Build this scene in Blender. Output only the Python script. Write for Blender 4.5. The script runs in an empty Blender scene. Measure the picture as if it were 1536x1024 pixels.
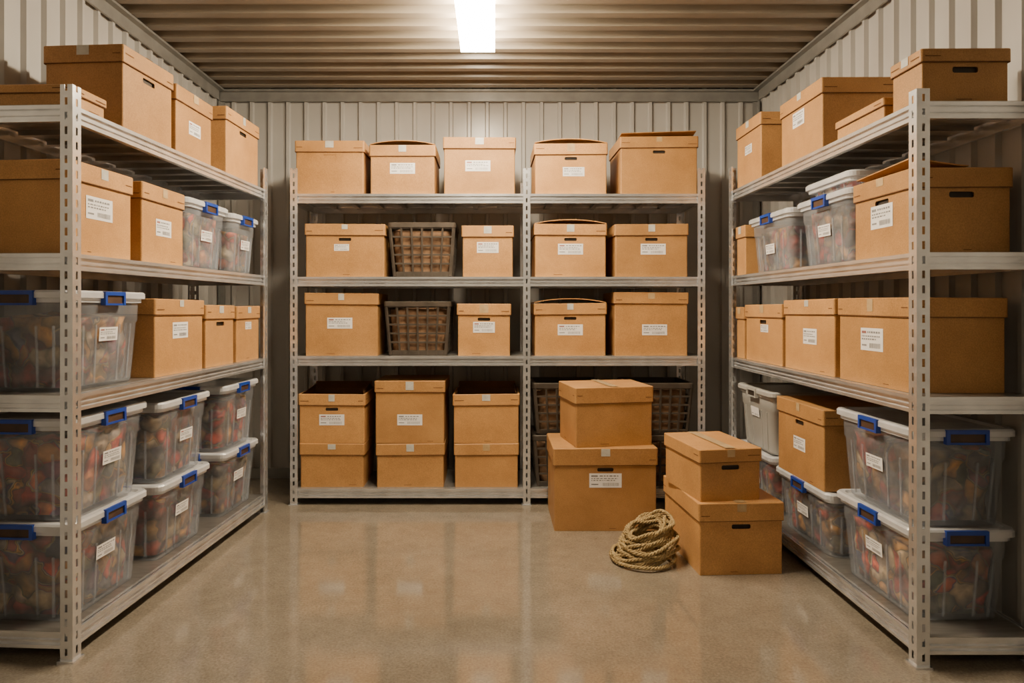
import bpy, math, random
from mathutils import Vector, Matrix, noise
from mathutils.geometry import tessellate_polygon
random.seed(7)
scene = bpy.context.scene
R = random.Random(11)

# ------------------------------------------------------------------ materials
def new_mat(name):
    m = bpy.data.materials.new(name); m.use_nodes = True
    nt = m.node_tree; b = nt.nodes['Principled BSDF']
    return m, nt, b
def N(nt, t, **kw):
    n = nt.nodes.new(t)
    for k, v in kw.items():
        if k in n.inputs: n.inputs[k].default_value = v
        else: setattr(n, k, v)
    return n
def ramp(nt, fac, stops):
    r = nt.nodes.new('ShaderNodeValToRGB')
    cr = r.color_ramp
    while len(cr.elements) < len(stops): cr.elements.new(0.5)
    for e, (p, c) in zip(cr.elements, stops):
        e.position = p; e.color = (*c, 1)
    nt.links.new(fac, r.inputs[0]); return r
def mul_color(nt, a, val_socket):
    mx = nt.nodes.new('ShaderNodeVectorMath'); mx.operation = 'SCALE'
    nt.links.new(a, mx.inputs[0]); nt.links.new(val_socket, mx.inputs[3]); return mx.outputs[0]
def bump(nt, b, h, strength, dist=0.002):
    n = N(nt, 'ShaderNodeBump', Strength=strength, Distance=dist)
    nt.links.new(h, n.inputs['Height']); nt.links.new(n.outputs[0], b.inputs['Normal'])
def maprange(nt, src, f0, f1, t0, t1):
    mr = N(nt, 'ShaderNodeMapRange')
    for k, v in zip(('From Min', 'From Max', 'To Min', 'To Max'), (f0, f1, t0, t1)): mr.inputs[k].default_value = v
    nt.links.new(src, mr.inputs['Value']); return mr.outputs[0]
def simple(name, c1, c2, scale=20, rough=0.6, metal=0.0, bs=0.1, detail=4, stretch=None, spec=0.5, rnd=0.0):
    m, nt, b = new_mat(name)
    tc = N(nt, 'ShaderNodeTexCoord'); src = tc.outputs['Object']
    if stretch:
        mp = N(nt, 'ShaderNodeMapping'); mp.inputs['Scale'].default_value = stretch
        nt.links.new(src, mp.inputs[0]); src = mp.outputs[0]
    nz = N(nt, 'ShaderNodeTexNoise', Scale=scale, Detail=detail)
    nt.links.new(src, nz.inputs['Vector'])
    r = ramp(nt, nz.outputs['Fac'], [(0.3, c1), (0.7, c2)])
    col = r.outputs[0]
    if rnd:
        oi = N(nt, 'ShaderNodeObjectInfo')
        col = mul_color(nt, col, maprange(nt, oi.outputs['Random'], 0, 1, 1-rnd, 1+rnd))
    nt.links.new(col, b.inputs['Base Color'])
    b.inputs['Roughness'].default_value = rough
    b.inputs['Metallic'].default_value = metal
    b.inputs['Specular IOR Level'].default_value = spec
    if bs: bump(nt, b, nz.outputs['Fac'], bs)
    return m

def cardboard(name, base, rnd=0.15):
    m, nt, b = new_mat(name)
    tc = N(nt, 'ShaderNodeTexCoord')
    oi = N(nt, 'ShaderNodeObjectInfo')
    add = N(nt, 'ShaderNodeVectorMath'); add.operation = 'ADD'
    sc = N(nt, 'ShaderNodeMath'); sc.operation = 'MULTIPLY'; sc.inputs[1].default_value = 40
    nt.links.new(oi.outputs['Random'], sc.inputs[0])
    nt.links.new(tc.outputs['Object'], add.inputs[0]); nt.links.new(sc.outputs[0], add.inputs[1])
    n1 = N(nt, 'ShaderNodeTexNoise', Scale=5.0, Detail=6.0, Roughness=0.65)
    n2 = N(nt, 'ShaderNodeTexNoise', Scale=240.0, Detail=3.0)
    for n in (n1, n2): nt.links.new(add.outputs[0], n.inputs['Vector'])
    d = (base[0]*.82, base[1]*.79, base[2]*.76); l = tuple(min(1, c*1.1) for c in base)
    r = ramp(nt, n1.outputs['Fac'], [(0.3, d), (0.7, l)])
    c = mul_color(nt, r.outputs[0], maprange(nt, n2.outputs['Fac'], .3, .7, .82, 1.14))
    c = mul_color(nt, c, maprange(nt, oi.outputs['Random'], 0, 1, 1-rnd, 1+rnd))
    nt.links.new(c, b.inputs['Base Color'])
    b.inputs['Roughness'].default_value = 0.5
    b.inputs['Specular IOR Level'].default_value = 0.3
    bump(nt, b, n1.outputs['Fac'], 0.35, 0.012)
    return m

CARD = cardboard('cardboard', (0.50, 0.268, 0.098))
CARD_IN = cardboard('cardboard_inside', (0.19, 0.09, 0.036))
CARD_EDGE = simple('cardboard_edge', (0.13, 0.055, 0.02), (0.20, 0.09, 0.035), 60, 0.9)
TAPE = simple('packing_tape', (0.47, 0.33, 0.17), (0.55, 0.40, 0.22), 40, 0.25, bs=0.02)
TAPEW = simple('pale_tape', (0.48, 0.48, 0.44), (0.58, 0.58, 0.53), 40, 0.3, bs=0.02)
LABEL = simple('label_paper', (0.84, 0.83, 0.82), (0.90, 0.89, 0.88), 30, 0.6, bs=0)
INK = simple('label_ink', (0.20, 0.20, 0.21), (0.30, 0.30, 0.31), 80, 0.7, bs=0)
INKR = simple('label_red_ink', (0.30, 0.12, 0.11), (0.36, 0.16, 0.14), 80, 0.7, bs=0)
STEEL = simple('galvanised_steel', (0.68, 0.70, 0.73), (0.85, 0.87, 0.90), 14, 0.26, 0.80, 0.02)
DECK = simple('deck_steel', (0.32, 0.31, 0.295), (0.46, 0.45, 0.43), 9, 0.30, 0.75, 0.04, stretch=(6, 1, 1))
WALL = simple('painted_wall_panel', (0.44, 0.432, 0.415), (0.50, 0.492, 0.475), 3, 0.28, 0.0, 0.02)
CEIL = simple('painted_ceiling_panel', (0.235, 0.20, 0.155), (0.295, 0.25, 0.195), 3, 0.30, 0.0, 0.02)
TRIM = simple('trim_metal', (0.30, 0.30, 0.29), (0.38, 0.38, 0.365), 12, 0.33, 0.4, 0.03)
BLUE = simple('blue_latch_plastic', (0.010, 0.045, 0.33), (0.014, 0.065, 0.41), 20, 0.3, bs=0)
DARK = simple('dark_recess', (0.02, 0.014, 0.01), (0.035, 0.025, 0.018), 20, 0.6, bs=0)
DARKB = simple('latch_recess_brown', (0.05, 0.028, 0.02), (0.09, 0.05, 0.03), 20, 0.5, bs=0)
CRATE = simple('crate_plastic', (0.045, 0.036, 0.028), (0.075, 0.06, 0.047), 15, 0.45, bs=0.05)
LINER = simple('crate_contents_brown', (0.11, 0.058, 0.03), (0.30, 0.175, 0.095), 22, 0.8, bs=0.6)
GREYP = simple('grey_plastic', (0.38, 0.38, 0.365), (0.46, 0.46, 0.44), 6, 0.4, bs=0.02)
ROPE = simple('rope_fibre', (0.24, 0.17, 0.07), (0.50, 0.37, 0.18), 90, 0.85, bs=0.6)
FIXT = simple('fixture_housing', (0.7, 0.68, 0.64), (0.76, 0.74, 0.7), 10, 0.4, bs=0)

def plastic(name, col, alpha, rough=0.3):
    m, nt, b = new_mat(name)
    tc = N(nt, 'ShaderNodeTexCoord')
    nz = N(nt, 'ShaderNodeTexNoise', Scale=7.0, Detail=3.0); nt.links.new(tc.outputs['Object'], nz.inputs['Vector'])
    r = ramp(nt, nz.outputs['Fac'], [(0.3, tuple(c*0.85 for c in col)), (0.7, col)])
    nt.links.new(r.outputs[0], b.inputs['Base Color'])
    b.inputs['Roughness'].default_value = rough
    b.inputs['Specular IOR Level'].default_value = 1.0
    b.inputs['IOR'].default_value = 1.7
    bump(nt, b, nz.outputs['Fac'], 0.2, 0.02)
    tr = N(nt, 'ShaderNodeBsdfTransparent'); tr.inputs[0].default_value = (0.96, 0.97, 0.98, 1)
    mx = N(nt, 'ShaderNodeMixShader')
    nt.links.new(maprange(nt, nz.outputs['Fac'], .3, .7, alpha-.07, alpha+.07), mx.inputs[0])
    nt.links.new(tr.outputs[0], mx.inputs[1]); nt.links.new(b.outputs[0], mx.inputs[2])
    nt.links.new(mx.outputs[0], nt.nodes['Material Output'].inputs[0])
    return m
TOTE = plastic('translucent_plastic', (0.58, 0.64, 0.73), 0.29, 0.12)
TLID = plastic('tote_lid_plastic', (0.82, 0.85, 0.90), 0.74, 0.2)

def contents(name):
    m, nt, b = new_mat(name)
    tc = N(nt, 'ShaderNodeTexCoord'); oi = N(nt, 'ShaderNodeObjectInfo')
    sc = N(nt, 'ShaderNodeMath'); sc.operation = 'MULTIPLY'; sc.inputs[1].default_value = 30
    nt.links.new(oi.outputs['Random'], sc.inputs[0])
    add = N(nt, 'ShaderNodeVectorMath'); add.operation = 'ADD'
    nt.links.new(tc.outputs['Object'], add.inputs[0]); nt.links.new(sc.outputs[0], add.inputs[1])
    nz = N(nt, 'ShaderNodeTexNoise', Scale=11.0, Detail=2.0); nt.links.new(add.outputs[0], nz.inputs['Vector'])
    ad2 = N(nt, 'ShaderNodeVectorMath'); ad2.operation = 'MULTIPLY_ADD'
    ad2.inputs[1].default_value = (0.09,)*3
    nt.links.new(nz.outputs['Color'], ad2.inputs[0]); nt.links.new(add.outputs[0], ad2.inputs[2])
    v = N(nt, 'ShaderNodeTexVoronoi', Scale=16.0); v.feature = 'SMOOTH_F1'; v.inputs['Smoothness'].default_value = 0.32
    nt.links.new(ad2.outputs[0], v.inputs['Vector'])
    sep = N(nt, 'ShaderNodeSeparateColor'); nt.links.new(v.outputs['Color'], sep.inputs[0])
    r = ramp(nt, sep.outputs[0], [(0.0, (0.05, 0.04, 0.03)), (0.18, (0.55, 0.06, 0.03)), (0.32, (0.10, 0.06, 0.04)),
             (0.45, (0.72, 0.34, 0.07)), (0.55, (0.08, 0.09, 0.045)), (0.66, (0.62, 0.45, 0.26)), (0.78, (0.06, 0.08, 0.16)), (0.88, (0.62, 0.10, 0.05)), (1.0, (0.45, 0.26, 0.09))])
    c = mul_color(nt, r.outputs[0], maprange(nt, v.outputs['Distance'], .25, .75, 1.2, .25))  # darkens towards cell borders: shade in the gaps between items, painted in
    n3 = N(nt, 'ShaderNodeTexNoise', Scale=26.0, Detail=3.0); nt.links.new(add.outputs[0], n3.inputs['Vector'])
    c = mul_color(nt, c, maprange(nt, n3.outputs['Fac'], .3, .7, .6, 1.35))
    n4 = N(nt, 'ShaderNodeTexNoise', Scale=4.0, Detail=1.0); nt.links.new(add.outputs[0], n4.inputs['Vector'])
    c = mul_color(nt, c, maprange(nt, n4.outputs['Fac'], .35, .65, .55, 1.25))
    c = mul_color(nt, c, maprange(nt, oi.outputs['Random'], 0, 1, .7, 1.2))
    nt.links.new(c, b.inputs['Base Color']); b.inputs['Roughness'].default_value = 0.6
    inv = N(nt, 'ShaderNodeMath'); inv.operation = 'SUBTRACT'; inv.inputs[0].default_value = 1
    nt.links.new(v.outputs['Distance'], inv.inputs[1])
    bump(nt, b, inv.outputs[0], 0.8, 0.03)
    return m
STUFF = contents('mixed_contents')

def floor_mat():
    m, nt, b = new_mat('polished_concrete')
    tc = N(nt, 'ShaderNodeTexCoord')
    a = N(nt, 'ShaderNodeTexNoise', Scale=1.1, Detail=5.0, Roughness=0.5)
    c = N(nt, 'ShaderNodeTexNoise', Scale=110.0, Detail=5.0, Roughness=0.7)
    e = N(nt, 'ShaderNodeTexNoise', Scale=10.0, Detail=12.0, Roughness=0.8)
    for n in (a, c, e): nt.links.new(tc.outputs['Object'], n.inputs['Vector'])
    r = ramp(nt, a.outputs['Fac'], [(0.3, (0.225, 0.192, 0.148)), (0.7, (0.31, 0.268, 0.212))])
    k = mul_color(nt, r.outputs[0], maprange(nt, c.outputs['Fac'], .3, .7, .68, 1.26))
    k = mul_color(nt, k, maprange(nt, e.outputs['Fac'], .3, .7, .80, 1.18))
    nt.links.new(k, b.inputs['Base Color'])
    nt.links.new(maprange(nt, a.outputs['Fac'], .3, .7, .07, .13), b.inputs['Roughness'])
    b.inputs['IOR'].default_value = 2.6
    b.inputs['Specular IOR Level'].default_value = 0.5
    return m
FLOOR = floor_mat()
def emis(name, col, s):
    m, nt, b = new_mat(name)
    b.inputs['Base Color'].default_value = (0.9, 0.9, 0.9, 1)
    b.inputs['Emission Color'].default_value = (*col, 1); b.inputs['Emission Strength'].default_value = s
    return m

# ------------------------------------------------------------------ mesh builder
class MB:
    def __init__(s): s.v = []; s.f = []; s.m = []; s.mats = []; s.sm = []
    def mi(s, mat):
        if mat not in s.mats: s.mats.append(mat)
        return s.mats.index(mat)
    def add(s, vs, fs, mat, smooth=False):
        o = len(s.v); k = s.mi(mat)
        s.v += [tuple(p) for p in vs]
        for f in fs: s.f.append([i+o for i in f]); s.m.append(k); s.sm.append(smooth)
    def box(s, x0, x1, y0, y1, z0, z1, mat):
        vs = [(x, y, z) for z in (z0, z1) for y in (y0, y1) for x in (x0, x1)]
        s.add(vs, [(0, 2, 3, 1), (4, 5, 7, 6), (0, 1, 5, 4), (2, 6, 7, 3), (0, 4, 6, 2), (1, 3, 7, 5)], mat)
    def bar(s, p0, p1, wa, wb, mat, up=(0, 0, 1)):
        p0 = Vector(p0); p1 = Vector(p1); d = (p1-p0).normalized()
        u = Vector(up)
        if abs(d.dot(u)) > 0.95: u = Vector((0, 1, 0))
        a = d.cross(u).normalized(); b = a.cross(d).normalized()
        vs = []
        for p in (p0, p1):
            for sa, sb in ((-1, -1), (1, -1), (1, 1), (-1, 1)):
                vs.append(p + a*sa*wa/2 + b*sb*wb/2)
        s.add(vs, [(0, 1, 2, 3), (4, 7, 6, 5), (0, 4, 5, 1), (1, 5, 6, 2), (2, 6, 7, 3), (3, 7, 4, 0)], mat)
    def rings(s, rings, mat, cap0=False, cap1=False, smooth=False, skip=None):
        n = len(rings[0]); vs = [p for r in rings for p in r]; fs = []
        for i in range(len(rings)-1):
            for j in range(n):
                if skip and (i, j) in skip: continue
                fs.append((i*n+j, i*n+(j+1) % n, (i+1)*n+(j+1) % n, (i+1)*n+j))
        if cap0: fs.append(tuple(reversed(range(n))))
        if cap1: fs.append(tuple(range((len(rings)-1)*n, len(rings)*n)))
        s.add(vs, fs, mat, smooth)
    def build(s, name):
        me = bpy.data.meshes.new(name); me.from_pydata(s.v, [], s.f)
        for m in s.mats: me.materials.append(m)
        for p, k, sm in zip(me.polygons, s.m, s.sm): p.material_index = k; p.use_smooth = sm
        me.update()
        ob = bpy.data.objects.new(name, me); scene.collection.objects.link(ob)
        return ob

def rr(w, d, r, n=3):
    out = []
    for cx, cy, a0 in ((w/2-r, -d/2+r, -90), (w/2-r, d/2-r, 0), (-w/2+r, d/2-r, 90), (-w/2+r, -d/2+r, 180)):
        for k in range(n+1):
            a = math.radians(a0+90*k/n); out.append((cx+r*math.cos(a), cy+r*math.sin(a)))
    return out
def ring(w, d, r, z, n=3): return [(x, y, z) for x, y in rr(w, d, r, n)]
FR = {'F': (Vector((0, -1, 0)), Vector((1, 0, 0))), 'R': (Vector((1, 0, 0)), Vector((0, 1, 0))),
      'L': (Vector((-1, 0, 0)), Vector((0, -1, 0))), 'B': (Vector((0, 1, 0)), Vector((-1, 0, 0)))}
def halfdim(f, w, d): return d/2 if f in 'FB' else w/2
def halfwid(f, w, d): return w/2 if f in 'FB' else d/2
def decal(mb, f, off, u0, u1, z0, z1, mat, out=0.0012):
    nrm, t = FR[f]
    vs = []
    for u, z in ((u0, z0), (u1, z0), (u1, z1), (u0, z1)):
        p = nrm*(off(z)+out) + t*u; vs.append((p.x, p.y, z))
    mb.add(vs, [(0, 1, 2, 3)], mat)
def label(mb, f, off, u, z, w=0.15, h=0.065, base=0.0012):
    decal(mb, f, off, u-w/2, u+w/2, z-h/2, z+h/2, LABEL, base)
    o = base+0.0008
    x0 = u-w/2+w*0.06; zz = z+h/2
    decal(mb, f, off, x0, x0+w*0.2, zz-h*0.24, zz-h*0.13, INKR if R.random() < .3 else INK, o)
    x = x0+w*0.26
    while x < u+w/2-w*0.12:
        l = w*R.uniform(.04, .10); l = min(l, u+w/2-w*.06-x)
        decal(mb, f, off, x, x+l, zz-h*0.22, zz-h*0.14, INK, o); x += l+w*0.03
    for row, (a, b) in enumerate(((0.33, 0.39), (0.46, 0.52))):
        x = x0; end = u+w/2-w*R.uniform(.08, .3)
        while x < end:
            l = min(w*R.uniform(.03, .10), end-x)
            decal(mb, f, off, x, x+l, zz-h*b, zz-h*a, INK, o); x += l+w*0.03
    x = x0+w*.35
    while x < u+w/2-w*0.1:
        l = w*R.uniform(.006, .016)
        decal(mb, f, off, x, x+l, zz-h*0.88, zz-h*0.66, INK, o); x += l+w*0.018
    decal(mb, f, off, x0, x0+w*.22, zz-h*0.80, zz-h*0.73, INK, o)

# ------------------------------------------------------------------ cardboard box
def cardbox(w, d, h, lidh=0.068, handles='F', labels=None, top='flat', tape='F', topt=False, marks=True, name='cardboard_box', hsz=(.085, .020), hfill=None):
    mb = MB(); r = 0.006; n = 3
    e = 0.007
    bw, bd = w-2*e, d-2*e
    zt = h-0.004 if top != 'open' else h-0.006
    ra, rb = ring(bw, bd, r, 0.0), ring(bw, bd, r, zt)
    seg = {3: 'R', 7: 'B', 11: 'L', 15: 'F'}
    skip = set()
    for j, f in seg.items():
        if f in handles: skip.add((0, j))
    mb.rings([ra, rb], CARD, cap0=True, skip=skip)
    for f in handles:
        nrm, t = FR[f]; off = halfdim(f, bw, bd); hw = halfwid(f, bw, bd)-r
        sw, sh = min(hsz[0], hw*0.62), hsz[1]
        zc = h-lidh-0.024 if lidh > 0 else h*0.78
        outer = [(-hw, 0), (hw, 0), (hw, zt), (-hw, zt)]
        slot = []; q = sh*.36
        for cx, cz, a0 in ((sw/2-q, zc-sh/2+q, -90), (sw/2-q, zc+sh/2-q, 0), (-sw/2+q, zc+sh/2-q, 90), (-sw/2+q, zc-sh/2+q, 180)):
            for k in range(4):
                a = math.radians(a0+30*k); slot.append((cx+q*math.cos(a), cz+q*math.sin(a)))
        pts = outer+slot
        tris = tessellate_polygon([[Vector((a, b, 0)) for a, b in outer], [Vector((a, b, 0)) for a, b in slot]])
        mb.add([(nrm*off+t*a)+Vector((0, 0, b)) for a, b in pts], tris, CARD)
        ns = len(slot)
        mb.add([(nrm*off+t*a)+Vector((0, 0, b)) for a, b in slot]+[(nrm*(off-.006)+t*a)+Vector((0, 0, b)) for a, b in slot],
               [(i, (i+1) % ns, ns+(i+1) % ns, ns+i) for i in range(ns)], CARD_EDGE)
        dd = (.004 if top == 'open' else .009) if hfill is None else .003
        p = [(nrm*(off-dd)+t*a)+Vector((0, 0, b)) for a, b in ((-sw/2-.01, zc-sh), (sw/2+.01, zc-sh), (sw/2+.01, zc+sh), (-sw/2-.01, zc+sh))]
        mb.add(p, [(0, 1, 2, 3)], hfill or DARK)  # without a fill colour, a near-black sheet paints the closed box's inner shade
    z0 = h-lidh
    tx, ty = R.uniform(-.010, .010), R.uniform(-.006, .006)
    def wob(rg): return [(x, y, z+(x*tx+y*ty)) for x, y, z in rg]
    if lidh > 0:
        mb.rings([wob(ring(bw+.001, bd+.001, r, z0)), wob(ring(w-.001, d-.001, r+.003, z0)), wob(ring(w, d, r+.003, z0+.0028))], CARD_EDGE)  # dark brown raw edge, also painted in to deepen the weak lid shadow
        rg = [ring(w, d, r+.003, z0+.0028), ring(w, d, r+.003, h-.003)]
        if top in ('flat', 'flap'):
            rg.append(ring(w-.006, d-.006, r, h))
            mb.rings([wob(x) for x in rg], CARD, cap1=True)
        elif top == 'open':
            iw, idp = bw-.010, bd-.010
            rg += [ring(w-.004, d-.004, r, h-.001), ring(iw, idp, r, h-.001), ring(iw, idp, r, .02)]
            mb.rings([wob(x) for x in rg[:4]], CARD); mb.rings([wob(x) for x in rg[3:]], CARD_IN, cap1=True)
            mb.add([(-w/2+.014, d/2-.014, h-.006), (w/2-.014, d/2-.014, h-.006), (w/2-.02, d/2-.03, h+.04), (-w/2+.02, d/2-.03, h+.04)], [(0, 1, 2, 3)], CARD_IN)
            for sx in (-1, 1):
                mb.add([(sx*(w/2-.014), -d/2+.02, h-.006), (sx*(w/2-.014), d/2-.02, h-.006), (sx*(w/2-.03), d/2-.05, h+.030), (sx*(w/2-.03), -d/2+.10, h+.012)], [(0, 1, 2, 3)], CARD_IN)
        elif top == 'bulge':
            rg += [ring(w-.006, d-.006, r, h-.001), ring(w-.018, d-.018, r, h-.001)]
            mb.rings([wob(x) for x in rg], CARD)
            a = 0.024; K = 14; vs = []
            for k in range(K+1):
                x = -w/2+.004+(w-.008)*k/K; q = 2*x/w
                zz = h-.0005+a*max(0, 1-abs(q)**2.2)
                for y, zo in ((-d/2+.004, 0), (d/2-.004, 0), (d/2-.004, .005), (-d/2+.004, .005)): vs.append((x, y, zz+zo))
            fs = []
            for k in range(K):
                b0 = k*4; b1 = b0+4
                for i in range(4): fs.append((b0+i, b0+(i+1) % 4, b1+(i+1) % 4, b1+i))
            fs += [(0, 1, 2, 3), (K*4+3, K*4+2, K*4+1, K*4)]
            mb.add(vs, fs, CARD)
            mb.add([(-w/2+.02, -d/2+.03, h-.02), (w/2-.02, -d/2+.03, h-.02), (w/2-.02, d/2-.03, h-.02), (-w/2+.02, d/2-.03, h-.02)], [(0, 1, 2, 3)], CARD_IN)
        if top == 'flap':
            vs = []
            K = 8
            for k in range(K+1):
                q = k/K; y = -d/2+.01+(d*0.55)*q; zz = h+.004+.022*(1-q)**1.3
                for x, dz in ((-w/2+.012, -.35), (w/2-.012, 0.3)):
                    zq = zz+(zz-h-.004)*dz
                    vs += [(x, y, zq), (x, y, zq+.004)]
            fs = []
            for k in range(K):
                b = k*4; c = b+4
                fs += [(b, b+2, c+2, c), (b+1, c+1, c+3, b+3), (b, c, c+1, b+1), (b+2, b+3, c+3, c+2)]
            fs += [(0, 1, 3, 2)]
            mb.add(vs, fs, CARD)
    offb = lambda f: (lambda z: halfdim(f, bw, bd)+.0002)
    offl = lambda f: (lambda z: halfdim(f, w, d)+.0002)
    if lidh > 0:
        for f in tape:
            tw = R.uniform(.016, .026); tl = R.uniform(.5, .95)
            decal(mb, f, offl(f), -tw, tw, h-.004-lidh*tl*.8, h-.003, TAPEW if R.random() < .6 else TAPE)
        if marks:
            for f in 'FLR':
                hw = halfwid(f, w, d)
                for sx in (-1, 1):
                    if R.random() < 0.75:
                        a = sx*(hw-.012); b_ = sx*(hw-R.uniform(.04, .07)); zz = z0+lidh*R.uniform(.3, .5)
                        decal(mb, f, offl(f), min(a, b_), max(a, b_), zz, zz+.0035, CARD_EDGE)
    for f in 'FLR':
        if R.random() < .5:
            hw = halfwid(f, bw, bd); u = R.uniform(-.6, .6)*hw
            decal(mb, f, offb(f), u, u+R.uniform(.02, .06), .012, .0145, CARD_EDGE)
    if topt:
        zt2 = h+.0032
        mb.add([(-.024, -d/2+.004, zt2), (.024, -d/2+.004, zt2), (.024, d/2-.004, zt2), (-.024, d/2-.004, zt2)], [(0, 1, 2, 3)], TAPE)
    for lb in (labels or []):
        f, u, z = lb[:3]
        lw, lh = (lb[3], lb[4]) if len(lb) > 3 else (0.15, 0.065)
        label(mb, f, offb(f), u, z, lw, lh)
    return mb.build(name)

# ------------------------------------------------------------------ tote
def lumpy(mb, w0, d0, w1, d1, z0, z1, mat, seed):
    nz = 9; rgs = []
    for k in range(nz+1):
        q = k/nz; w = w0+(w1-w0)*q; d = d0+(d1-d0)*q
        base = rr(w, d, min(w, d)*.16, 9)
        out = []
        for (x, y) in base:
            s = 0.93+0.07*noise.noise(Vector((x*14+seed, y*14, (z0+(z1-z0)*q)*16)))
            out.append((x*s, y*s, z0+(z1-z0)*q))
        rgs.append(out)
    for q, s in ((.35, .8), (.7, .45), (.9, .12)):
        out = []
        for (x, y) in rr(w1*s, d1*s, min(w1, d1)*s*.2, 9):
            out.append((x, y, z1+.012*q+.025*noise.noise(Vector((x*16+seed, y*16, 3)))))
        rgs.append(out)
    mb.rings(rgs, mat, cap0=True, cap1=True, smooth=True)

def tote(w, d, h, clips='F', lab=('F', 0.0, .5), fill=0.78, body=TOTE, lid=TLID, clipmat=BLUE, name='plastic_storage_tote'):
    mb = MB(); wt, dt = w-.034, d-.034
    prof = [(0, .87), (.012, .885), (.66*h, .955), (.675*h, .972), (h-.04, .985)]
    def sc(z):
        for (a, s0), (b, s1) in zip(prof, prof[1:]):
            if a <= z <= b: return s0+(s1-s0)*(z-a)/(b-a)
        return prof[-1][1]
    rgs = [ring(wt*s, dt*s, .035, z, 5) for z, s in prof]
    mb.rings(rgs, body, cap0=True, smooth=True)
    mb.rings([ring(wt*.985, dt*.985, .035, h-.044, 5), ring(wt+.012, dt+.012, .038, h-.042, 5), ring(wt+.012, dt+.012, .038, h-.028, 5)], lid)
    mb.rings([ring(w-.012, d-.012, .04, h-.028, 5), ring(w, d, .042, h-.026, 5), ring(w, d, .042, h-.008, 5), ring(w-.012, d-.012, .038, h-.001, 5),
              ring(w-.05, d-.05, .03, h-.001, 5), ring(w-.062, d-.062, .03, h-.010, 5)], lid, cap1=True)
    for f in 'FBLR':
        nrm, t = FR[f]; hw = halfwid(f, wt, dt)
        for q in (-.72, -.36, .36, .72):
            u = q*hw*.9
            o = lambda z: nrm*(halfdim(f, wt, dt)*sc(z)+.002)+Vector((0, 0, z))
            mb.bar(o(.015)+t*u*.93, o(.65*h)+t*u, .007, .005, body, up=nrm)
    for f in clips:
        nrm, t = FR[f]; off = halfdim(f, w, d); cw = min(.062 if f == 'F' else .072, halfwid(f, w, d)*.5)
        def bx(u0, u1, z0, z1, o0, o1, m):
            ps = [nrm*(off+o)+t*u for o in (o0, o1) for u in (u0, u1)]
            mb.box(min(p.x for p in ps), max(p.x for p in ps), min(p.y for p in ps), max(p.y for p in ps), z0, z1, m)
        bx(-cw, cw, h-.016, h-.002, -.012, .007, clipmat)
        bx(-cw, -cw+.012, h-.052, h-.016, -.012, .007, clipmat)
        bx(cw-.012, cw, h-.052, h-.016, -.012, .007, clipmat)
        bx(-cw+.012, cw-.012, h-.052, h-.045, -.012, .005, clipmat)
        bx(-cw+.012, cw-.012, h-.045, h-.016, -.012, .001, DARKB if clipmat is BLUE else DARK)
    if lab:
        f, u, zq = lab
        label(mb, f, lambda z: halfdim(f, wt, dt)*sc(z), u, h*zq, .11, .05, base=.006)
    if fill:
        q = R.uniform(.86, 1.04)
        lumpy(mb, wt*.84, dt*.84, wt*.92, dt*.92, .012, h*min(.82, fill*q), STUFF, R.uniform(0, 50))
    return mb.build(name)

# ------------------------------------------------------------------ crate
def crate(w, d, h):
    mb = MB()
    def sc(z): return .84+.13*(z/h)
    def P(f, q, z, out=0):
        nrm, t = FR[f]
        return nrm*(halfdim(f, w, d)*sc(z)+out)+t*(q*halfwid(f, w, d)*sc(z))+Vector((0, 0, z))
    mb.rings([ring(w*.955, d*.955, .02, h-.03), ring(w, d, .024, h-.03), ring(w, d, .024, h-.004), ring(w-.01, d-.01, .02, h), ring(w-.04, d-.04, .015, h), ring(w-.04, d-.04, .015, h-.03)], CRATE)
    mb.rings([ring(w*.84, d*.84, .02, 0), ring(w*.86, d*.86, .02, .022)], CRATE, cap0=True)
    hs = [h*(.08+.82*i/5) for i in range(6)]
    for z in hs:
        mb.rings([ring(w*sc(z)-.008, d*sc(z)-.008, .018, z-.006), ring(w*sc(z)+.004, d*sc(z)+.004, .02, z-.0045), ring(w*sc(z)+.004, d*sc(z)+.004, .02, z+.0045), ring(w*sc(z)-.008, d*sc(z)-.008, .018, z+.006)], CRATE)
    for f, n in (('F', 6), ('B', 6), ('L', 5), ('R', 5)):
        for i in range(n+1):
            q = -.95+1.9*i/n
            mb.bar(P(f, q, .004), P(f, q, h-.02), .011, .008, CRATE, up=FR[f][0])
    lumpy(mb, w*.82, d*.82, w*.92, d*.92, .006, h-.05, LINER, R.uniform(0, 50))
    return mb.build('slatted_plastic_crate')

# ------------------------------------------------------------------ racks
LEV = [1.85, 1.357, .885, .10]
def slotted(mb, f0, f1, axis, a, b, z1):
    w = f1-f0; m0, m1 = f0+w*.38, f0+w*.62
    def bx(p, q, z0, z1_):
        if axis == 'x': mb.box(p, q, a, b, z0, z1_, STEEL)
        else: mb.box(a, b, p, q, z0, z1_, STEEL)
    bx(f0, m0, 0, z1); bx(m1, f1, 0, z1)
    z = 0.0
    while z < z1:
        bx(m0, m1, z, min(z+.022, z1)); z += .048
def post(mb, x, y, sx, sy, h):
    w = .043; t = .0025
    slotted(mb, min(x, x+sx*w), max(x, x+sx*w), 'x', min(y, y+sy*t), max(y, y+sy*t), h)
    slotted(mb, min(y+sy*t, y+sy*w), max(y+sy*t, y+sy*w), 'y', min(x, x+sx*t), max(x, x+sx*t), h)
    a = x+sx*w; mb.box(min(a, a-sx*t), max(a, a-sx*t), min(y+sy*t, y+sy*.009), max(y+sy*t, y+sy*.009), 0, h, STEEL)
    mb.box(min(x-sx*.008, x+sx*(w+.006)), max(x-sx*.008, x+sx*(w+.006)), min(y-sy*.008, y+sy*(w+.006)), max(y-sy*.008, y+sy*(w+.006)), 0, .006, STEEL)
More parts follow.
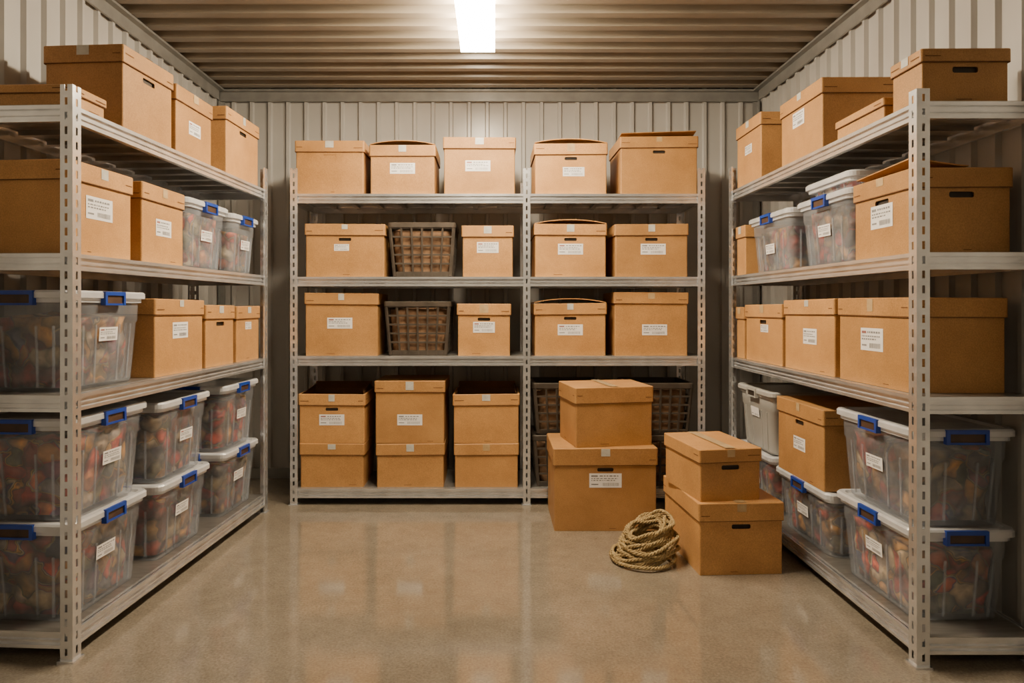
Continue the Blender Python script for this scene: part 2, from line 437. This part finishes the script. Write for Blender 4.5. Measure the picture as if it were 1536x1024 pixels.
def rack(L, D, bays, heights):
    mb = MB()
    n = len(bays)
    for i, (x, hh) in enumerate(zip(bays, heights)):
        if i == n-1: sx = -1
        else: sx = 1
        if 0 < i < n-1:
            x -= .0215
        post(mb, x, 0, sx, 1, hh); post(mb, x, D, sx, -1, hh)
    for z in LEV:
        for a, b in zip(bays, bays[1:]):
            a += .004; b -= .004
            for y0, sy in ((.004, 1), (D-.004, -1)):
                def q(p, r_, z0, z1): mb.box(a, b, min(y0+sy*p, y0+sy*r_), max(y0+sy*p, y0+sy*r_), z0, z1, STEEL)
                q(.010, .013, z-.055, z-.001)
                q(0, .03, z-.014, z-.001)
                q(.003, .012, z-.035, z-.030)
                q(0, .02, z-.057, z-.046)
            mb.box(a, b, .03, D-.03, z-.006, z, DECK)
            k = int((b-a)/.16)
            for i in range(1, k+1):
                x = a+(b-a)*i/(k+1)
                mb.box(x-.015, x+.015, .034, D-.034, z-.026, z-.006, DECK)
        for x, sx in ((bays[0]+.003, 1), (bays[-1]-.003, -1)):
            def q2(p, r_, z0, z1): mb.box(min(x+sx*p, x+sx*r_), max(x+sx*p, x+sx*r_), .012, D-.012, z0, z1, STEEL)
            q2(.010, .013, z-.055, z-.0015); q2(0, .026, z-.014, z-.0015); q2(.003, .012, z-.035, z-.030); q2(0, .02, z-.057, z-.046)
    return mb.build('metal_shelving_rack')

def orient(ob, x, y, z, rot): ob.location = (x, y, z); ob.rotation_euler = (0, 0, rot)
class Rack:
    def __init__(s, ox, oy, ang, L, D, bays, heights):
        s.o = Vector((ox, oy)); s.a = ang; s.D = D
        ob = rack(L, D, bays, heights); orient(ob, ox, oy, 0, ang)
    def put(s, ob, u0, u1, d, z, v0=.025, jit=0.006):
        c = s.o+Vector((math.cos(s.a), math.sin(s.a)))*((u0+u1)/2)+Vector((-math.sin(s.a), math.cos(s.a)))*(v0+d/2)
        orient(ob, c.x, c.y, z+.0006, s.a+R.uniform(-jit, jit))

# ---- back rack
BX = -1.206
back = Rack(BX, 4.05, 0, 2.463, .48, [0, 1.404, 2.463], [2.0, 2.0, 2.0])
def B(x0, x1, h, z, lab=None, **kw):
    d = kw.pop('d', .38)
    kw.setdefault('handles', ''); kw.setdefault('hsz', (.075, .018))
    labs = [('F', *lab)] if lab else []
    ob = cardbox(x1-x0, d, h, labels=labs, **kw); back.put(ob, x0-BX, x1-BX, d, z, jit=.012)
T1, T2, T3, T4 = LEV
B(-1.187, -.770, .32, T1, tape='F', handles='F', hfill=CARD)
B(-.742, -.345, .295, T1, (0, .155), top='bulge')
B(-.302, .135, .34, T1, (-.01, .17))
B(.242, .683, .305, T1, (.016, .135, .13, .055), top='bulge', handles='F')
B(.754, 1.226, .345, T1, handles='F', top='flap')
B(-1.127, -.645, .315, T2, (-.02, .175, .09, .04), handles='F')
B(-.190, .123, .305, T2, (0, .175, .13, .065))
B(.242, .679, .315, T2, (0, .165), top='bulge', handles='F')
B(.722, 1.167, .315, T2, (.01, .165), handles='F')
B(-1.131, -.687, .375, T3, (-.01, .195))
B(-.218, .107, .31, T3, (0, .17, .13, .065), handles='F')
B(.242, .679, .315, T3, (0, .155), top='bulge', handles='F')
B(.718, 1.167, .378, T3, (.02, .155))
for x0, x1, hh, tp, lb in ((-1.167, -.766, .295, 'open', True), (-.71, -.286, .372, 'flat', True), (-.242, .159, .295, 'open', False)):
    B(x0+.006, x1-.006, .26, T4, None, tape='F', marks=False)
    B(x0, x1, hh, T4+.262, (0, .14) if lb else None, handles='F' if x0 < -1 else '', top=tp)
for x0, x1, z in ((-.632, -.222, T2), (-.655, -.25, T3), (.232, .65, T4), (.232, .65, T4+.312), (.80, 1.20, T4), (.80, 1.20, T4+.312)):
    hh = .325 if z > .8 else .31
    back.put(crate(x1-x0, .36, hh), x0-BX, x1-BX, .36, z)

# ---- left rack
left = Rack(-1.393, 2.26, math.radians(86.8), 1.675, .45, [0, 1.675], [1.915, 1.97])
def LB(u0, u1, h, z, d=.38, lab=None, **kw):
    labs = [('F', *lab)] if lab else []
    ob = cardbox(u1-u0, d, h, labels=labs, **kw); left.put(ob, u0, u1, d, z)
def LT(u0, u1, h, z, d=.41, **kw): left.put(tote(u1-u0, d, h, **kw), u0, u1, d, z)
LB(.03, .225, .078, T1, .40, handles='', lidh=.03, tape='')
LB(.325, .69, .325, T1, .32, handles='F', tape='L', topt=True)
LB(.71, 1.055, .30, T1, .36, lab=(0, .14, .11, .06), handles='')
LB(1.20, 1.62, .345, T1, .36, handles='F')
LB(.03, .39, .318, T2, .41, lab=(-.02, .17, .15, .08), handles='')
LB(.45, .785, .318, T2, .37, lab=(0, .15, .12, .07), handles='')
LT(.81, 1.25, .32, T2, .38, clips='FL', lab=('F', 0, .5))
LT(1.28, 1.63, .31, T2, .38, clips='FL', lab=('F', 0.02, .5))
LT(.03, .50, .35, T3, clips='FL', lab=('F', 0.0, .55))
LB(.545, .965, .325, T3, .40, lab=(0, .19, .13, .07), handles='', top='flat')
LB(.985, 1.30, .30, T3, .36, handles='F')
LB(1.325, 1.63, .295, T3, .36, lab=(0, .19, .08, .04), handles='')
for u0, u1, h1, h2 in ((.03, .51, .345, .355), (.585, 1.05, .33, .345), (1.19, 1.63, .335, .34)):
    LT(u0, u1, h1, T4, clips='FL', lab=('F', -.02, .55)); LT(u0, u1, h2, T4+h1, clips='FL', lab=('F', .02, .5))

# ---- right rack
right = Rack(1.38, 4.0, math.radians(-90), 1.775, .42, [0, 1.775], [1.99, 1.89])
def RB(u0, u1, h, z, d=.36, lab=None, **kw):
    labs = [('F', *lab)] if lab else []
    ob = cardbox(u1-u0, d, h, labels=labs, **kw); right.put(ob, u0, u1, d, z, v0=.03)
def RT(u0, u1, h, z, d=.37, **kw): right.put(tote(u1-u0, d, h, **kw), u0, u1, d, z, v0=.03)
RB(1.57, 1.75, .18, T1, .30, handles='R', lidh=.045)
RB(1.18, 1.53, .085, T1, .26, handles='', lidh=.03, tape='')
RB(.634, 1.07, .315, T1, .32, lab=(-.02, .2, .12, .07), handles='')
RB(.03, .39, .36, T1, .35, lab=(0, .2, .1, .05), handles='')
RB(1.32, 1.70, .292, T2, .345, lab=(0, .15, .14, .085), handles='FR', top='flap')
RT(.80, 1.29, .30, T2, clips='F', lab=('F', 0, .5))
RT(.20, .73, .30, T2, clips='F', lab=('F', 0, .4))
RB(.02, .17, .28, T2, .3, handles='', marks=False)
RB(1.20, 1.69, .325, T3, .335, lab=(.0, .17, .15, .085), handles='')
RB(.68, 1.17, .325, T3, .34, lab=(.02, .16, .13, .07), handles='')
RB(.17, .655, .305, T3, .34, lab=(.02, .18, .1, .04), handles='F')
RB(.02, .15, .29, T3, .3, handles='', marks=False)
RT(1.165, 1.70, .325, T4, clips='FR', lab=('F', 0, .55)); RT(1.165, 1.70, .34, T4+.325, clips='FR', lab=('F', 0, .5))
RT(.56, 1.12, .285, T4, clips='F', lab=('F', 0, .5))
RB(.60, 1.08, .35, T4+.285, .34, lab=(0, .16, .12, .06), handles='F')
RT(.03, .52, .31, T4, clips='F', lab=('F', 0, .5))
RT(.03, .52, .33, T4+.31, clips='F', lab=('F', 0, .6), body=GREYP, lid=GREYP, clipmat=GREYP, fill=0)
right.put(tote(.42, .30, .075, clips='', lab=None, fill=.6, name='shallow_plastic_tray'), .84, 1.26, .30, T2+.30, v0=.05)

# ---- loose floor boxes
def corner_place(ob, w, d, fx, fy, ang, z):
    a = math.radians(ang); c = Vector((fx, fy))+Vector((math.cos(a), math.sin(a)))*w/2+Vector((-math.sin(a), math.cos(a)))*d/2
    orient(ob, c.x, c.y, z, a)
corner_place(cardbox(.55, .44, .435, lidh=.09, labels=[('F', .0, .265, .17, .075)], handles='F'), .55, .44, .314, 3.58, 0, .001)
corner_place(cardbox(.435, .35, .315, lidh=.085, handles='', topt=True, tape=''), .435, .35, .430, 3.59, 9, .437)
corner_place(cardbox(.385, .52, .315, lidh=.08, handles='F', topt=True), .385, .52, .898, 2.985, 3, .001)
corner_place(cardbox(.295, .41, .232, lidh=.06, handles='F', topt=True, labels=[]), .295, .41, .908, 3.005, 8, .317)

# ------------------------------------------------------------------ rope coil
def rope():
    mb = MB(); pts = []
    loops = 19; per = 90
    rr_ = random.Random(5); ph = [rr_.uniform(0, 6.28) for _ in range(loops+2)]
    rad = [0.154-0.0038*k+rr_.uniform(-.030, .012) for k in range(loops+2)]
    ti = [min(.07, .0052*k)+rr_.uniform(-.004, .022) for k in range(loops+2)]
    ox = [0.0016*k+rr_.uniform(-.018, .018) for k in range(loops+2)]
    oy = [0.001*k+rr_.uniform(-.016, .016) for k in range(loops+2)]
    def lerp(arr, t):
        k = int(t); q = t-k; q = q*q*(3-2*q); return arr[k]*(1-q)+arr[k+1]*q
    for i in range(loops*per+1):
        t = i/per; th = 2*math.pi*t
        r = lerp(rad, t)
        x = lerp(ox, t)+r*math.cos(th)*1.0+.014*math.cos(2*th+ph[1])*math.sin(t)
        y = lerp(oy, t)+r*math.sin(th)*.88
        z = .012+.0058*t+lerp(ti, t)*(0.5+0.5*math.cos(th-.7-.35*math.sin(t)))+.010*math.sin(3*th+1.7*t)*min(1, t/4)
        pts.append(Vector((min(x, .168), y, max(z, .0115))))
    n = len(pts); s = 0
    fr = []
    for i in range(n):
        a = pts[max(0, i-1)]; b = pts[min(n-1, i+1)]; tg = (b-a).normalized()
        if i: s += (pts[i]-pts[i-1]).length
        sd = tg.cross(Vector((0, 0, 1))).normalized(); up = sd.cross(tg)
        fr.append((sd, up, s))
    for st in range(3):
        rg = []
        for i in range(n):
            sd, up, s = fr[i]; ph_ = s/.048*2*math.pi+st*2.094
            c = pts[i]+(sd*math.cos(ph_)+up*math.sin(ph_))*.0046
            rg.append([tuple(c+(sd*math.cos(q)+up*math.sin(q))*.0048) for q in [k*math.pi/3 for k in range(6)]])
        mb.rings(rg, ROPE, cap0=True, cap1=True, smooth=True)
    ob = mb.build('coiled_rope'); orient(ob, .692, 3.165, 0, 0); return ob
rope()

# ------------------------------------------------------------------ room shell
X0, X1, Y0, Y1, ZC = -1.90, 1.84, -1.6, 4.72, 2.70
def corrugated(L, H, pitch, depth, flat, name, mat, thick=.02, sl=.007):
    prof = [(0, 0)]; x = 0
    while x < L:
        for dx, z in ((flat, 0), (flat+sl, depth), (pitch-sl, depth), (pitch, 0)):
            prof.append((min(x+dx, L), z))
        x += pitch
    mb = MB(); vs = []
    for a, z in prof: vs += [(a, 0, z), (a, H, z)]
    mb.add(vs, [(2*i, 2*i+2, 2*i+3, 2*i+1) for i in range(len(prof)-1)], mat)
    mb.box(0, L, 0, H, -thick, -.001, mat)
    return mb.build(name)
RD = .02
o = corrugated(X1-X0, ZC, .125, RD, .092, 'wall_back', WALL)
o.matrix_world = Matrix(((1, 0, 0, X0), (0, 0, -1, Y1), (0, 1, 0, 0), (0, 0, 0, 1)))
o = corrugated(Y1-Y0, ZC, .125, RD, .092, 'wall_left', WALL)
o.matrix_world = Matrix(((0, 0, 1, X0), (1, 0, 0, Y0), (0, 1, 0, 0), (0, 0, 0, 1)))
o = corrugated(Y1-Y0, ZC, .125, RD, .092, 'wall_right', WALL)
o.matrix_world = Matrix(((0, 0, -1, X1), (-1, 0, 0, Y1), (0, 1, 0, 0), (0, 0, 0, 1)))
o = corrugated(X1-X0, ZC, .125, RD, .092, 'wall_front', WALL)
o.matrix_world = Matrix(((-1, 0, 0, X1), (0, 0, 1, Y0), (0, 1, 0, 0), (0, 0, 0, 1)))
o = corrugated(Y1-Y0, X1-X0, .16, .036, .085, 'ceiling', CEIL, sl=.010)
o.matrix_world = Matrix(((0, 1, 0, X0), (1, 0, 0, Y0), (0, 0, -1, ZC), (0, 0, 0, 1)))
mb = MB(); mb.box(X0-.02, X1+.02, Y0-.02, Y1+.02, -.05, 0, FLOOR); mb.build('floor')
def trim(name, parts):
    mb = MB()
    for p in parts: mb.box(*p, TRIM)
    mb.build(name)
zt = ZC-.038; g = RD+.001
trim('trim_1', [(X0+g, X1-g, Y1-.066, Y1-g, zt-.012, zt), (X0+g, X1-g, Y1-.032, Y1-g, zt-.075, zt-.012), (X0+g, X1-g, Y1-.042, Y1-.032, zt-.075, zt-.062)])
trim('trim_2', [(X0+g, X0+.066, Y0+g, Y1-.068, zt-.012, zt), (X0+g, X0+.032, Y0+g, Y1-.068, zt-.075, zt-.012)])
trim('trim_3', [(X1-.066, X1-g, Y0+g, Y1-.068, zt-.012, zt), (X1-.032, X1-g, Y0+g, Y1-.068, zt-.075, zt-.012)])
trim('trim_4', [(X0+g, X0+.056, Y1-.028, Y1-g, 0, zt-.076), (X0+g, X0+.027, Y1-.061, Y1-.028, 0, zt-.076)])
trim('trim_5', [(X1-.056, X1-g, Y1-.028, Y1-g, 0, zt-.076), (X1-.027, X1-g, Y1-.061, Y1-.028, 0, zt-.076)])
trim('baseboard_back', [(X0+.06, X1-.06, Y1-.03, Y1-g, 0, .07)])

def fixture(y0, y1, strength, x=-.085):
    E = emis('lamp_diffuser', (1.0, .82, .58), strength)
    mb = MB(); hw = .093; zb = ZC-.12
    mb.box(x-hw+.02, x+hw-.02, y0+.02, y1-.02, ZC-.050, ZC-.037, FIXT)
    mb.box(x-hw-.004, x+hw+.004, y0-.006, y0, zb+.004, ZC-.052, FIXT)
    mb.box(x-hw, x+hw, y0, y1, zb, ZC-.051, E)
    mb.build('ceiling_light_fixture')
fixture(2.45, 3.76, 112)
fixture(-1.0, 0.1, 10)

w = bpy.data.worlds.new('World'); scene.world = w; w.use_nodes = True
w.node_tree.nodes['Background'].inputs[0].default_value = (1, .85, .65, 1)
w.node_tree.nodes['Background'].inputs[1].default_value = .1

cam = bpy.data.cameras.new('camera'); co = bpy.data.objects.new('camera', cam); scene.collection.objects.link(co)
co.location = (0, 0, 1.178); co.rotation_euler = (math.radians(90), 0, 0)
cam.lens = 24; cam.sensor_width = 36; cam.shift_x = 28/1536; cam.shift_y = -52/1536; cam.clip_start = .02
scene.camera = co
